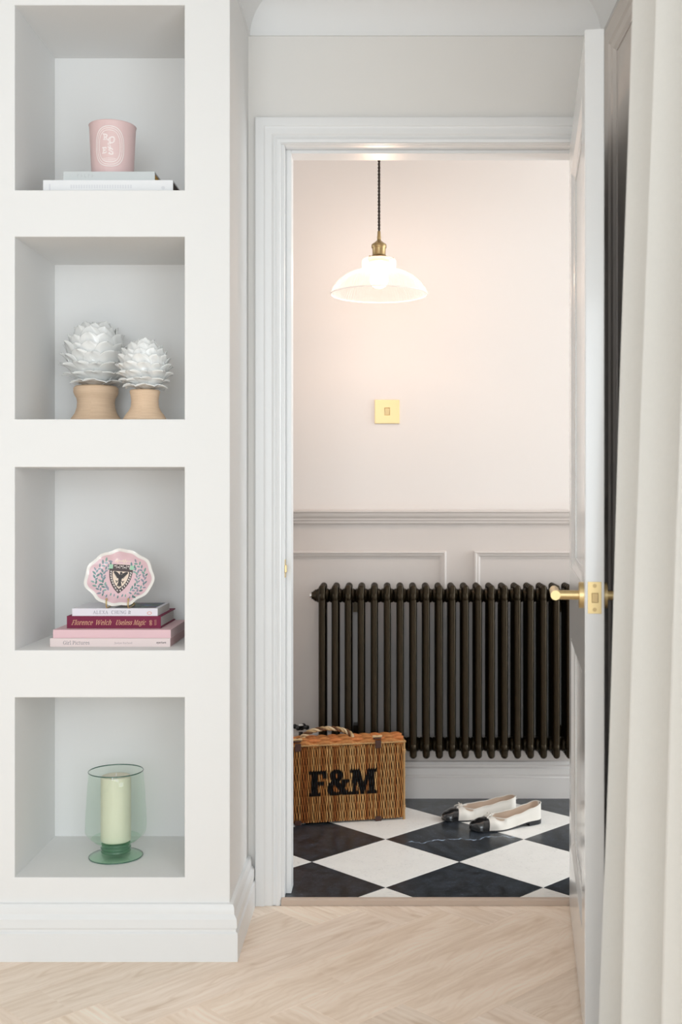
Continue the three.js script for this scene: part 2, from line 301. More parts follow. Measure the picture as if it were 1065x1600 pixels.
// ------------------------------------------------------------------ the open door
{
  const W = 0.768, TH = 0.038, Y0 = 0.006, Y1 = 2.012;
  const d = struct('door_1', null, null, 'white gloss panelled door standing open with brass lever');
  d.position.set(0.4885, 0, -2.977);
  // local x runs from the hinge to the free edge, local z is the leaf's thickness (0 = face towards the hall, + = towards the wall)
  d.rotation.y = -Math.atan2(0.762, -0.0945);   // hinge to free edge: towards the camera and a little to the left
  const S = 0.112, holes = [[0.19, 0.725], [0.905, 1.918]];
  const sh = new THREE.Shape([[0, Y0], [W, Y0], [W, Y1], [0, Y1]].map(([x, y]) => new THREE.Vector2(x, y)));
  for (const [a, b] of holes) sh.holes.push(new THREE.Path([[S, a], [S, b], [W - S, b], [W - S, a]].map(([x, y]) => new THREE.Vector2(x, y))));
  const b = 0.0018, leaf = new THREE.ExtrudeGeometry(sh, { depth: TH - 2 * b, bevelEnabled: true, bevelThickness: b, bevelSize: b, bevelOffset: -b, bevelSegments: 2 }).translate(0, 0, b - TH);
  part('leaf', leaf, M.gloss, d);
  const pm = [[0, -0.012], [0, -0.001], [0.004, 0.0], [0.010, -0.003], [0.016, -0.0065], [0.022, -0.0085], [0.028, -0.009], [0.028, -0.012]];
  for (const [a, c] of holes) {
    part('panel', box(S, W - S, a, c, -TH + 0.012, -0.012), M.gloss, d);
    const mo = sweep([[S, a], [W - S, a], [W - S, c], [S, c]], pm, true);
    part('panel_moulding', mo, M.gloss, d);
    part('panel_moulding', mo.clone().rotateY(Math.PI).translate(W, 0, -TH), M.gloss, d);
  }
  const hy = 0.889, hx = W - 0.058;
  const lever = (sgn, base) => {
    const r = part('rose', cyl(0.0265, 0.0265, 0.009, 40).rotateX(Math.PI / 2).translate(hx, hy, base + sgn * 0.0045), M.brass, d); r.userData.label = 'round brass rose';
    const neckEnd = base + sgn * 0.056;
    const h = part('lever', merge([rod([hx, hy, base + sgn * 0.009], [hx, hy, neckEnd], 0.0095, 24), rod([hx + 0.0125, hy, neckEnd], [hx - 0.112, hy, neckEnd], 0.0098, 28)]), M.brass, d); h.userData.label = 'brushed brass lever handle';
  };
  lever(1, 0); lever(-1, -TH);
  const pl = part('latch_plate', rbox(W - 0.0015, W + 0.0006, hy - 0.0315, hy + 0.0315, -TH / 2 - 0.0135, -TH / 2 + 0.0135, 0.0005), M.brass, d); pl.userData.label = 'brass latch plate';
  part('latch_bolt', rbox(W - 0.001, W + 0.006, hy - 0.0095, hy + 0.0095, -TH / 2 - 0.007, -TH / 2 + 0.006, 0.001), M.agedBrass, pl);
  for (const s of [-1, 1]) part('screw', cyl(0.004, 0.004, 0.0012, 16).rotateZ(Math.PI / 2).translate(W + 0.0009, hy + s * 0.0235, -TH / 2), M.agedBrass, pl);
  for (const y of [0.25, 1.05, 1.8]) part('hinge', merge([cyl(0.006, 0.006, 0.1, 12).translate(-0.003, y, -TH - 0.004)]), M.brass, d);
}
{ // strike plate on the lining
  const t = thing('strike_plate', 'small brass strike plate on the left door lining', 'strike plate', [-0.27, 0.895, -3.015]);
  part('plate', rbox(0, 0.0015, -0.024, 0.024, -0.013, 0.013, 0.0005), M.brass, t);
  part('lip', rbox(0, 0.006, -0.010, 0.010, 0.009, 0.018, 0.0012), M.brass, t);
}
// ------------------------------------------------------------------ column radiator
{
  const t = thing('radiator', 'dark bronze column radiator on the hall wall', 'radiator', [0, 0, -3.925]);
  const N = 22, P = 0.0449, x0 = -0.2186, top = 0.7835, bot = 0.1835, hy = [0.742, 0.222], r = 0.0122;
  const tubes = [];
  for (const z of [0.0615, 0.0245, -0.0125, -0.0495]) {
    const pts = []; for (let i = 0; i <= 6; i++) { const a = i / 6 * Math.PI / 2; pts.push([r * Math.sin(a) + 1e-4, bot + r * (1 - Math.cos(a))]); }
    for (let i = 6; i >= 0; i--) { const a = i / 6 * Math.PI / 2; pts.push([r * Math.sin(a) + 1e-4, top - r * (1 - Math.cos(a))]); }
    tubes.push(lathe(pts, 16).translate(0, 0, z));
  }
  for (const y of hy) {
    tubes.push(new THREE.CapsuleGeometry(0.0225, 0.098, 6, 16).rotateX(Math.PI / 2).scale(0.62, 1, 1).translate(0, y, 0.006));
    const hub = [[0.0001, -0.0226], [0.021, -0.0226], [0.0245, -0.018], [0.0255, -0.010], [0.0262, 0], [0.0255, 0.010], [0.0245, 0.018], [0.021, 0.0226], [0.0001, 0.0226]];
    tubes.push(lathe(hub, 24).rotateZ(Math.PI / 2).translate(0, y, 0.006));
  }
  const sec = merge(tubes);
  for (let i = 0; i < N; i++) part('section', sec, M.radiator, t).position.x = x0 + i * P;
  const plug = (s) => { const k = []; let x = 0.0226; for (const [rr, l, n] of [[0.021, 0.006, 24], [0.0175, 0.005, 8], [0.013, 0.006, 24]]) { k.push(cyl(rr, rr, l, n).rotateZ(Math.PI / 2).translate(s * (x + l / 2), 0, 0.006)); x += l; } return merge(k); };
  for (const y of hy) { const b = part('bush', plug(-1), M.radiator, t); b.position.set(x0, y, 0); part('bush', plug(1), M.radiator, t).position.set(x0 + (N - 1) * P, y, 0); }
  const vent = part('vent_plug', rod([x0 - 0.0396, hy[0], 0.006], [x0 - 0.046, hy[0], 0.006], 0.008, 16), M.chrome, t); vent.userData.label = 'bright metal vent plug';
  for (const x of [x0 + 2.5 * P, x0 + 18.5 * P]) for (const y of [0.70, 0.26]) part('bracket', box(x - 0.008, x + 0.008, y - 0.02, y + 0.02, -0.0868, -0.03), M.radiator, t);
  // valve at the lower left
  const v = thing('radiator_valve', 'black cross-head radiator valve behind the wicker hamper', 'valve', [-0.296, 0.012, -3.919]);
  part('pipe', cyl(0.0085, 0.0085, 0.175, 16).translate(0, 0.0875, 0), M.darkMetal, v);
  part('body', merge([cyl(0.014, 0.014, 0.05, 20).translate(0, 0.195, 0), cyl(0.017, 0.017, 0.012, 6).translate(0, 0.18, 0), rod([0.01, 0.21, 0], [0.0376, 0.21, 0], 0.011, 16), cyl(0.007, 0.009, 0.035, 16).translate(0, 0.235, 0)]), M.darkMetal, v);
  const lobes = [cyl(0.012, 0.010, 0.016, 20).translate(0, 0.268, 0)];
  for (let k = 0; k < 4; k++) { const a = k * Math.PI / 2 + 0.35; lobes.push(rod([0, 0.268, 0], [Math.cos(a) * 0.022, 0.270, Math.sin(a) * 0.022], 0.0062, 12), new THREE.SphereGeometry(0.0085, 16, 12).translate(Math.cos(a) * 0.023, 0.270, Math.sin(a) * 0.023)); }
  part('handwheel', merge(lobes), M.black, v);
  part('cap', lathe([[0.0001, 0.2795], [0.006, 0.279], [0.009, 0.276]], 20), mat({ color: lin(0.8, 0.8, 0.78), roughness: 0.3 }), v).userData.label = 'white button cap';
}
// ------------------------------------------------------------------ pendant lamp
{
  const t = thing('pendant_lamp', 'ribbed glass pendant lamp with brass holder on twisted cord', 'lamp', [-0.0205, 0, -3.542]);
  const strand = (o) => tube((k) => { const a = k * 2 * Math.PI * 22 + o; return [0.0022 * Math.cos(a), 1.925 + k * 0.47, 0.0022 * Math.sin(a)]; }, 420, 0.0022, 6);
  part('cord', merge([strand(0), strand(Math.PI)]), M.cord, t).userData.label = 'dark brown twisted fabric cord';
  part('ceiling_rose', lathe([[0.0001, 2.4195], [0.05, 2.4195], [0.05, 2.405], [0.02, 2.385], [0.0001, 2.385]], 40), M.agedBrass, t);
  const holder = part('lamp_holder', lathe([[0.0001, 1.927], [0.0048, 1.927], [0.0058, 1.909], [0.0064, 1.909], [0.0064, 1.902], [0.0058, 1.899], [0.012, 1.893], [0.0205, 1.887], [0.0235, 1.885], [0.0242, 1.878], [0.0235, 1.874], [0.0212, 1.873], [0.0208, 1.853], [0.0225, 1.851], [0.026, 1.846], [0.036, 1.8425], [0.036, 1.838], [0.0335, 1.838], [0.0335, 1.828], [0.0001, 1.828]], 48), M.agedBrass, t);
  for (let k = 0; k < 3; k++) { const a = k * 2.094 + 0.15; part('thumb_screw', rod([Math.cos(a) * 0.03, 1.8405, Math.sin(a) * 0.03], [Math.cos(a) * 0.047, 1.8405, Math.sin(a) * 0.047], 0.0026, 10), M.agedBrass, holder); }
  const prof = [[0.0345, 1.842], [0.046, 1.840], [0.0535, 1.834], [0.0545, 1.822], [0.0545, 1.808], [0.060, 1.803], [0.075, 1.799], [0.090, 1.794], [0.106, 1.786], [0.120, 1.776], [0.132, 1.765], [0.142, 1.752], [0.148, 1.741], [0.1515, 1.731], [0.152, 1.7275]];
  const curve = new THREE.SplineCurve(prof.map(([a, b]) => new THREE.Vector2(a, b))), ns = 34, nr = 96 * 4;
  const g = grid(nr, ns, (u, v) => { const p = curve.getPoint(v), a = u * Math.PI * 2, k = smooth(0.30, 0.42, v) * smooth(1, 0.97, v), rr = p.x + 0.0021 * k * Math.cos(a * 96); return [rr * Math.cos(a), p.y, rr * Math.sin(a)]; });
  part('glass_shade', g, phys({ color: lin(0.97, 0.97, 0.96), transmission: 0.96, thickness: 0, roughness: 0.32, ior: 1.5 }), t).userData.label = 'ribbed prismatic glass shade';
  part('shade_rim', new THREE.TorusGeometry(0.152, 0.0022, 8, 120).rotateX(Math.PI / 2).translate(0, 1.7275, 0), phys({ color: lin(0.95, 0.95, 0.95), roughness: 0.15, transmission: 0.5, thickness: 0 }), t);
  const bulb = part('bulb', lathe([[0.0001, 1.7455], [0.012, 1.7475], [0.022, 1.754], [0.0285, 1.765], [0.030, 1.776], [0.027, 1.790], [0.020, 1.803], [0.0145, 1.814], [0.0135, 1.828]], 32), mat({ color: lin(0.9, 0.88, 0.82), emissive: lin(1, 0.86, 0.66), emissiveIntensity: 4, roughness: 0.4 }), t);
  bulb.userData.label = 'lit frosted bulb';
  const l = new THREE.PointLight(new THREE.Color(1, 0.66, 0.47), 0.9, 0, 2); l.position.set(0, 1.776, 0); l.shadow.radius = 1.5; l.castShadow = true; t.add(l);
}
// ------------------------------------------------------------------ light switch
{
  const t = thing('light_switch', 'square brushed brass light switch on the pink hall wall', 'light switch', [0.0057, 1.3915, -HALLD]);
  const P = new THREE.Shape([[-0.0445, -0.0425], [0.0445, -0.0425], [0.0445, 0.0425], [-0.0445, 0.0425]].map(([x, y]) => new THREE.Vector2(x, y)));
  P.holes.push(new THREE.Path([[-0.009, -0.0125], [-0.009, 0.0135], [0.009, 0.0135], [0.009, -0.0125]].map(([x, y]) => new THREE.Vector2(x, y))));
  const satin = phys({ color: lin(0.66, 0.50, 0.27), metalness: 1, roughness: 0.42 });
  part('switch_plate', new THREE.ExtrudeGeometry(P, { depth: 0.0035, bevelEnabled: true, bevelThickness: 0.0015, bevelSize: 0.0015, bevelOffset: -0.0015, bevelSegments: 3 }), satin, t);
  part('rocker', rbox(-0.0088, 0.0088, -0.0123, 0.0133, -0.003, 0.003, 0.001).rotateX(0.16).translate(0, 0, 0.0012), satin, t);
}
// ------------------------------------------------------------------ wicker hamper
{
  const t = thing('wicker_hamper', 'brown wicker hamper with large black letters on the marble tiles', 'hamper', [0.066, 0.0122, -3.735], 0);
  t.rotation.y = 0.198;                           // right end stands a little further back
  const W = 0.46, H = 0.262, Dp = 0.10;
  // mask of the lettering on the front
  const mw = 512, mh = 192, cv = document.createElement('canvas'); cv.width = mw; cv.height = mh; const c = cv.getContext('2d');
  c.fillStyle = '#fff'; c.fillRect(0, 0, mw, mh); c.fillStyle = '#000'; c.font = 'bold 200px serif'; c.textBaseline = 'alphabetic';
  const wF = c.measureText('F&M').width; c.save(); c.translate(0, mh - 4); c.scale(mw / wF, (mh - 8) / 146); c.fillText('F&M', 0, 0); c.lineWidth = 13; c.lineJoin = 'round'; c.strokeText('F&M', 0, 0); c.restore();
  const ink = c.getImageData(0, 0, mw, mh).data;
  const LX0 = -0.324, LX1 = -0.095, LY0 = 0.091, LY1 = 0.176;
  const inked = (x, y) => { const i = Math.round((x - LX0) / (LX1 - LX0) * mw), j = Math.round((LY1 - y) / (LY1 - LY0) * mh); return i >= 0 && j >= 0 && i < mw && j < mh && ink[(j * mw + i) * 4] < 128; };
  const cane = (g, col, test) => {
    const g2 = g.index ? g.toNonIndexed() : g; const p = g2.attributes.position, a = new Float32Array(p.count * 3);
    for (let i = 0; i < p.count; i++) { const s = test && test(p.getX(i), p.getY(i)); const k = 0.92 + 0.16 * noise(p.getX(i) * 300, p.getY(i) * 40); a.set(s ? [0.006, 0.006, 0.007] : [col[0] * k, col[1] * k, col[2] * k], i * 3); }
    g2.setAttribute('color', new THREE.BufferAttribute(a, 3)); g2.deleteAttribute('uv'); return g2;
  };
  const tone = () => { const k = rnd(), a = [[0.44, 0.175, 0.048], [0.58, 0.27, 0.085], [0.72, 0.42, 0.17], [0.40, 0.13, 0.032]][Math.floor(rnd() * 4)]; return a.map((x) => x * (0.85 + 0.3 * k)); };
  const wick = phys({ vertexColors: true, roughness: 0.5, specularIntensity: 0.4 });
  const rows = 9, rowH = (H - 0.03) / rows;
  const front = [], P = 0.0042, n = Math.floor((W - 0.016) / P);
  for (let i = 0; i < n; i++) {
    const x = -0.008 - (i + 0.5) * P, ph = i % 2 ? Math.PI : 0, jx = R(-0.0004, 0.0004), am = 0.0052;
    front.push(cane(tube((k) => { const y = 0.006 + k * (H - 0.014); return [x + jx + 0.0008 * Math.sin(y * 40 + i), y, -0.003 + am * Math.sin((y - 0.012) / rowH * Math.PI + ph)]; }, 96, 0.00175, 5), tone(), inked));
  }
  const fp = part('front_panel', mergeGeometries(front), wick, t); fp.userData.kind = 'stuff';
  const stakes = []; for (let r = 0; r <= rows; r++) stakes.push(cane(tube((k) => [-0.004 - k * (W - 0.008), 0.012 + (r + 0.0) * rowH, -0.0045], 150, 0.0014, 6), [0.42, 0.19, 0.06], inked));
  part('cross_cane', mergeGeometries(stakes), wick, t);
  part('lining', box(-W + 0.012, -0.012, 0.004, H - 0.012, -Dp + 0.012, -0.0125), mat({ color: lin(0.035, 0.014, 0.005), roughness: 0.95 }), t);
  // sides and back: the same weave
  const weave = (len, place, step = 0.0042) => { const list = []; const m = Math.floor(len / step); for (let i = 0; i < m; i++) { const ph = i % 2 ? Math.PI : 0; list.push(cane(tube((k) => { const y = 0.006 + k * (H - 0.014); return place((i + 0.5) * step, y, 0.0028 * Math.sin((y - 0.012) / rowH * Math.PI + ph)); }, 40, 0.0019, 5), tone())); } return mergeGeometries(list); };
  for (const sx of [0, 1]) { const s = part('side_panel', weave(Dp - 0.016, (a, y, o) => [sx ? -W + 0.004 - o : -0.004 + o, y, -0.008 - a]), wick, t); s.userData.kind = 'stuff'; }
  part('back_panel', weave(W - 0.016, (a, y, o) => [-0.008 - a, y, -Dp + 0.004 - o], 0.006), wick, t).userData.kind = 'stuff';
  // corner posts with bindings
  for (const [x, z] of [[-0.004, -0.004], [-W + 0.004, -0.004], [-0.004, -Dp + 0.004], [-W + 0.004, -Dp + 0.004]]) {
    const list = [cane(rod([x, 0.0, z], [x, H, z], 0.0042, 10), [0.50, 0.29, 0.12])];
    for (const y of [0.035, 0.040, 0.045, H - 0.04, H - 0.035, H - 0.03]) list.push(cane(new THREE.TorusGeometry(0.0048, 0.0018, 6, 16).rotateX(Math.PI / 2).translate(x, y, z), [0.6, 0.36, 0.17]));
    part('corner_post', mergeGeometries(list), wick, t);
  }
  // woven top: broad splints over and under
  const top = [];
  const zr = 7; for (let j = 0; j < zr; j++) { const z = -0.007 - j * (Dp - 0.014) / (zr - 1), ph = j % 2 ? Math.PI : 0; top.push(cane(tube((k) => { const x = -0.005 - k * (W - 0.01), bow = 0.006 * Math.sin(Math.PI * j / (zr - 1)); return [x, H - 0.001 + bow + 0.0045 * Math.sin(x / 0.036 * Math.PI + ph), z]; }, 120, 0.0085, 7), [0.50 + 0.08 * (j % 2), 0.20, 0.062])); }
  for (let i = 0; i < 12; i++) { const x = -0.02 - i * 0.0382; top.push(cane(tube((k) => [x, H - 0.004 + 0.006 * Math.sin(Math.PI * k), -0.004 - k * (Dp - 0.008)], 12, 0.005, 6), [0.46, 0.25, 0.10])); }
  part('top_panel', mergeGeometries(top), wick, t);
  part('rim', mergeGeometries([-0.001, -Dp + 0.001].map((z) => cane(tube((k) => [-k * W, H - 0.003 + 0.0008 * Math.sin(k * 300), z], 200, 0.0034, 6), [0.55, 0.31, 0.13])).concat([0, -W].map((x) => cane(rod([x, H - 0.003, 0], [x, H - 0.003, -Dp], 0.0034, 6), [0.55, 0.31, 0.13])))), wick, t);
  // twisted handle
  const hx0 = -0.342, hx1 = -0.172, strands = [];
  for (let s = 0; s < 3; s++) strands.push(cane(tube((k) => { const a = Math.PI * k, b = k * 2 * Math.PI * 4.5 + s * 2.094, cx = mix(hx0, hx1, 0.5 - 0.5 * Math.cos(a) * (1 - 0.12 * Math.sin(a))), cy = H + 0.006 + 0.036 * Math.pow(Math.sin(a), 0.75), nx = -Math.cos(a) * 0.6, ny = 0.8; return [cx + 0.0050 * Math.cos(b) * nx, cy + 0.0050 * Math.cos(b) * ny, -0.045 + 0.0050 * Math.sin(b)]; }, 120, 0.0040, 7), [[0.55, 0.36, 0.18], [0.16, 0.07, 0.03], [0.70, 0.52, 0.32]][s]));
  part('handle', mergeGeometries(strands), wick, t).userData.label = 'twisted cane carrying handle';
  // leather straps: two over the top edge with peg loops, two hinges below
  for (const x of [-0.093, -0.360]) {
    const st = part('strap', merge([rbox(x - 0.010, x + 0.010, H - 0.020, H + 0.006, 0.003, 0.0058, 0.001), rbox(x - 0.010, x + 0.010, H + 0.010, H + 0.0128, -0.035, 0.0045, 0.001)]), M.leather, t); st.userData.label = 'dark brown leather strap';
    part('loop', new THREE.TorusGeometry(0.011, 0.0026, 8, 20, Math.PI).translate(x, H + 0.007, -0.012), M.leather, st);
    part('peg', rod([x - 0.016, H + 0.0155, -0.012], [x + 0.016, H + 0.0155, -0.012], 0.0042, 12), mat({ color: lin(0.62, 0.42, 0.22), roughness: 0.6 }), st);
    part('hinge_strap', rbox(x - 0.010, x + 0.011, 0.0005, 0.016, 0.002, 0.0055, 0.001), M.leather, t);
  }
}
// ------------------------------------------------------------------ ballet flats
{
  const L = 0.26, cream = phys({ color: lin(0.82, 0.77, 0.70), roughness: 0.45 }), lining = mat({ color: lin(0.66, 0.50, 0.38), roughness: 0.7 });
  const sole = mat({ color: lin(0.012, 0.012, 0.014), roughness: 0.6 });
  // s = 0 toe .. 1 heel, measured along x; z across, towards the camera positive
  const lerpT = (tab, s) => { for (let i = 1; i < tab.length; i++) if (s <= tab[i][0]) { const [a, p] = tab[i - 1], [b, q] = tab[i]; const t = (s - a) / (b - a); return mix(p, q, t * t * (3 - 2 * t)); } return tab[tab.length - 1][1]; };
  const halfW = (s) => { const base = lerpT([[0, 0.030], [0.14, 0.0335], [0.32, 0.0425], [0.58, 0.032], [0.80, 0.0285], [1, 0.0265]], s); const e = s < 0.13 ? Math.sqrt(Math.max(0, 1 - ((0.13 - s) / 0.13) ** 2)) : s > 0.90 ? Math.sqrt(Math.max(0, 1 - ((s - 0.90) / 0.10) ** 2)) : 1; return base * Math.max(e, 0.02); };
  const base = (s) => 0.0042 + 0.0105 * smooth(0.42, 0.80, s) + 0.004 * smooth(0.12, 0, s);     // underside of the upper
  const rim = (s) => lerpT([[0, 0.021], [0.06, 0.028], [0.16, 0.036], [0.27, 0.0395], [0.40, 0.0375], [0.60, 0.044], [0.82, 0.056], [1, 0.066]], s);
  const throat = 0.285, open = (s) => s < throat ? 0 : Math.sqrt(clamp((s - throat) / 0.12)) ;
  const nt = 11;
  const outer = (s, q, off = 0) => { // q in [-1, 1]: from one lower edge over to the other
    const w = halfW(s) + off, b = base(s), h = rim(s) + off, o = open(s), a = Math.abs(q), sg = Math.sign(q) || 1;
    if (o < 1e-6) { const ang = (1 - a) * Math.PI / 2, e = 0.75; return [s * L, b + (h - b) * Math.pow(Math.sin(ang), e), sg * w * Math.pow(Math.cos(ang), 0.62)]; }
    const r = w * mix(0, 0.90, o), t = 1 - a, ang = t * Math.PI / 2, zz = mix(w * Math.pow(Math.cos(ang), 0.62), w + (r - w) * t * t, o), zEnd = r; // closes to the rim
    const z = mix(zz, zEnd, smooth(0.6, 1, t)); return [s * L, b + (h - b) * mix(Math.pow(Math.sin(ang), 0.75), t, o), sg * z];
  };
  const bend = (x) => (x - L / 2) / L; // slight inward curve of the last
  const curved = ([x, y, z], side) => [x, y, z + side * 0.010 * (1 - 4 * bend(x) ** 2)];
  const remap = (u, a, b) => a + (b - a) * u;
  const easeEnds = (u) => 0.5 - 0.5 * Math.cos(Math.PI * u);
  function makeShoe(label, side) {
    const t = thing('ballet_flat', label, 'shoe', [0, 0, 0], 0, 'pair of ballet flats'); delete t.userData.group;
    const half = (sg, s0, s1) => grid(48, 12, (u, v) => curved(outer(remap(easeEnds(u), s0, s1), sg * (1 - v * 0.9999)), side));
    part('upper', merge([half(1, 0.002, 0.9995), half(-1, 0.002, 0.9995)]), cream, t);
    // inner wall and insole
    const inner = (sg) => grid(40, 8, (u, v) => { const s = remap(easeEnds(u), throat + 0.001, 0.992), p = outer(s, sg * 0.0001), b = base(s) + 0.003, k = 0.94; return curved([s * L, mix(p[1], b, Math.min(1, v * 1.4)), mix(p[2], sg * halfW(s) * 0.9 * k, Math.min(1, v * 2)) * (v > 0.7 ? (1 - (v - 0.7) / 0.3) : 1)], side); });
    part('insole', merge([inner(1), inner(-1)]), lining, t).userData.label = 'tan inner lining';
    const cap = (sg) => grid(20, 12, (u, v) => { const s = remap(easeEnds(u), 0.0, mix(0.185, 0.215, v)); return curved(outer(s, sg * (1 - v), 0.0009), side); });
    part('toe_cap', merge([cap(1), cap(-1)]), M.patent, t).userData.label = 'glossy black toe cap';
    // outsole
    const pts = []; for (let i = 0; i <= 60; i++) { const s = easeEnds(i / 60); pts.push([s, 1]); } for (let i = 60; i >= 0; i--) pts.push([easeEnds(i / 60), -1]);
    const under = (top) => grid(60, 6, (u, v) => { const s = easeEnds(u); return curved([s * L, base(s) + (top ? 0.0004 : -0.0038), (v * 2 - 1) * (halfW(s) + 0.0006)], side); });
    const wall = (sg) => grid(60, 2, (u, v) => { const s = easeEnds(u); return curved([s * L, base(s) + mix(0.0004, -0.0038, v), sg * (halfW(s) + 0.0006)], side); });
    part('outsole', merge([under(true), under(false), wall(1), wall(-1)]), sole, t).userData.label = 'thin black sole';
    const hs = (s) => grid(1, 1, () => [0, 0, 0]);
    const heelW = (sg) => grid(24, 3, (u, v) => { const s = remap(u, 0.765, 0.9995); return curved([s * L, mix(base(s) - 0.0036, 0.0004, v), sg * halfW(s)], side); });
    const heelF = grid(6, 2, (u, v) => curved([0.765 * L, mix(base(0.765) - 0.0036, 0.0004, v), (u * 2 - 1) * halfW(0.765)], side));
    const heelB = grid(24, 6, (u, v) => { const s = remap(u, 0.765, 0.9995); return curved([s * L, 0.0004, (v * 2 - 1) * halfW(s)], side); });
    part('heel', merge([heelW(1), heelW(-1), heelF, heelB]), sole, t).userData.label = 'low black heel';
    // binding round the opening
    const rimPath = (k) => { const a = k * 2, sg = a < 1 ? 1 : -1, f = a < 1 ? a : 2 - a, s = mix(throat + 0.004, 0.9993, Math.sin(f * Math.PI / 2)); return curved(outer(s, sg * 0.00005), side); };
    part('binding', tube(rimPath, 160, 0.0014, 6, true), cream, t);
    const c0 = curved([throat * L - 0.006, 0.0415, 0], side), loopB = (sg) => tube((k) => { const a = k * Math.PI * 2; return [c0[0] + 0.004 * Math.sin(a) * sg * 0.6 - 0.002, c0[1] + 0.005 + 0.0045 * Math.sin(a), c0[2] + sg * 0.014 * (1 - Math.cos(a)) / 2]; }, 28, 0.0019, 6);
    const tailB = (sg) => tube((k) => [c0[0] - 0.016 * k - 0.002, c0[1] + 0.003 + 0.004 * k - 0.009 * k * k, c0[2] + sg * (0.003 + 0.011 * k)], 14, 0.0016, 6);
    part('bow', merge([loopB(1), loopB(-1), tailB(1), tailB(-1), new THREE.SphereGeometry(0.0038, 12, 8).translate(c0[0] - 0.001, c0[1] + 0.003, c0[2])]), cream, t).userData.label = 'small cream bow';
    return t;
  }
  const a = makeShoe('cream ballet flat with black toe, the nearer of the pair', 1); a.position.set(0.2726, 0.0121, -3.609); a.rotation.y = 0.41;
  const b = makeShoe('cream ballet flat with black toe, the further one by the skirting', -1); b.position.set(0.187, 0.0121, -3.719); b.rotation.y = 0.25;
}
// ------------------------------------------------------------------ books
function book(label, x0, x1, t, d, y, z, cover, printDraw, pageMat, over = 0) {
  const o = thing('book', label, 'book', [(x0 + x1) / 2, y, z]), w = x1 - x0, b = over ? 0.0026 : 0.0008;
  part('cover', merge([rbox(-w / 2, w / 2, 0, b, -d, 0, 0.0003), rbox(-w / 2, w / 2, t - b, t, -d, 0, 0.0003), rbox(-w / 2, w / 2, b * 0.5, t - b * 0.5, -b, 0, 0.0003)]), cover, o);
  part('pages', box(-w / 2 + over, w / 2 - over - 0.0003, b, t - b, -d + over, -b), pageMat, o);
  const tex = canvasTex(2048, Math.max(64, Math.round(2048 * t / w)), printDraw);
  part('spine', new THREE.PlaneGeometry(w - 0.0006, t - 0.0006).translate(0, t / 2, 0.0004), mat({ map: tex, roughness: cover.roughness }), o);
  return o;
}
const leafTex = (a, b) => dataTex(8, 256, (u, v, x, y) => { const k = 0.5 + 0.5 * Math.sin(y * 2.1 + 2 * noise(y * 0.3, 1)); return a.map((q, i) => mix(q, b[i], k * k)); });
const pages = (a, b) => mat({ map: leafTex(a, b), roughness: 0.9 });
const pagesWhite = pages([0.88, 0.87, 0.85], [0.74, 0.72, 0.70]);
const cv = (r, g, b, rough = 0.55) => mat({ color: lin(r, g, b), roughness: rough });
const fill = (c, w, h, col) => { c.fillStyle = col; c.fillRect(0, 0, w, h); };
const textIn = (c, s, x, y, w, h, font, col) => { c.save(); c.fillStyle = col; c.font = font; c.textBaseline = 'alphabetic'; const m = c.measureText(s), a = m.actualBoundingBoxAscent || 70; c.translate(x, y + h); c.scale(w / m.width, h / a); c.fillText(s, 0, 0); c.restore(); };
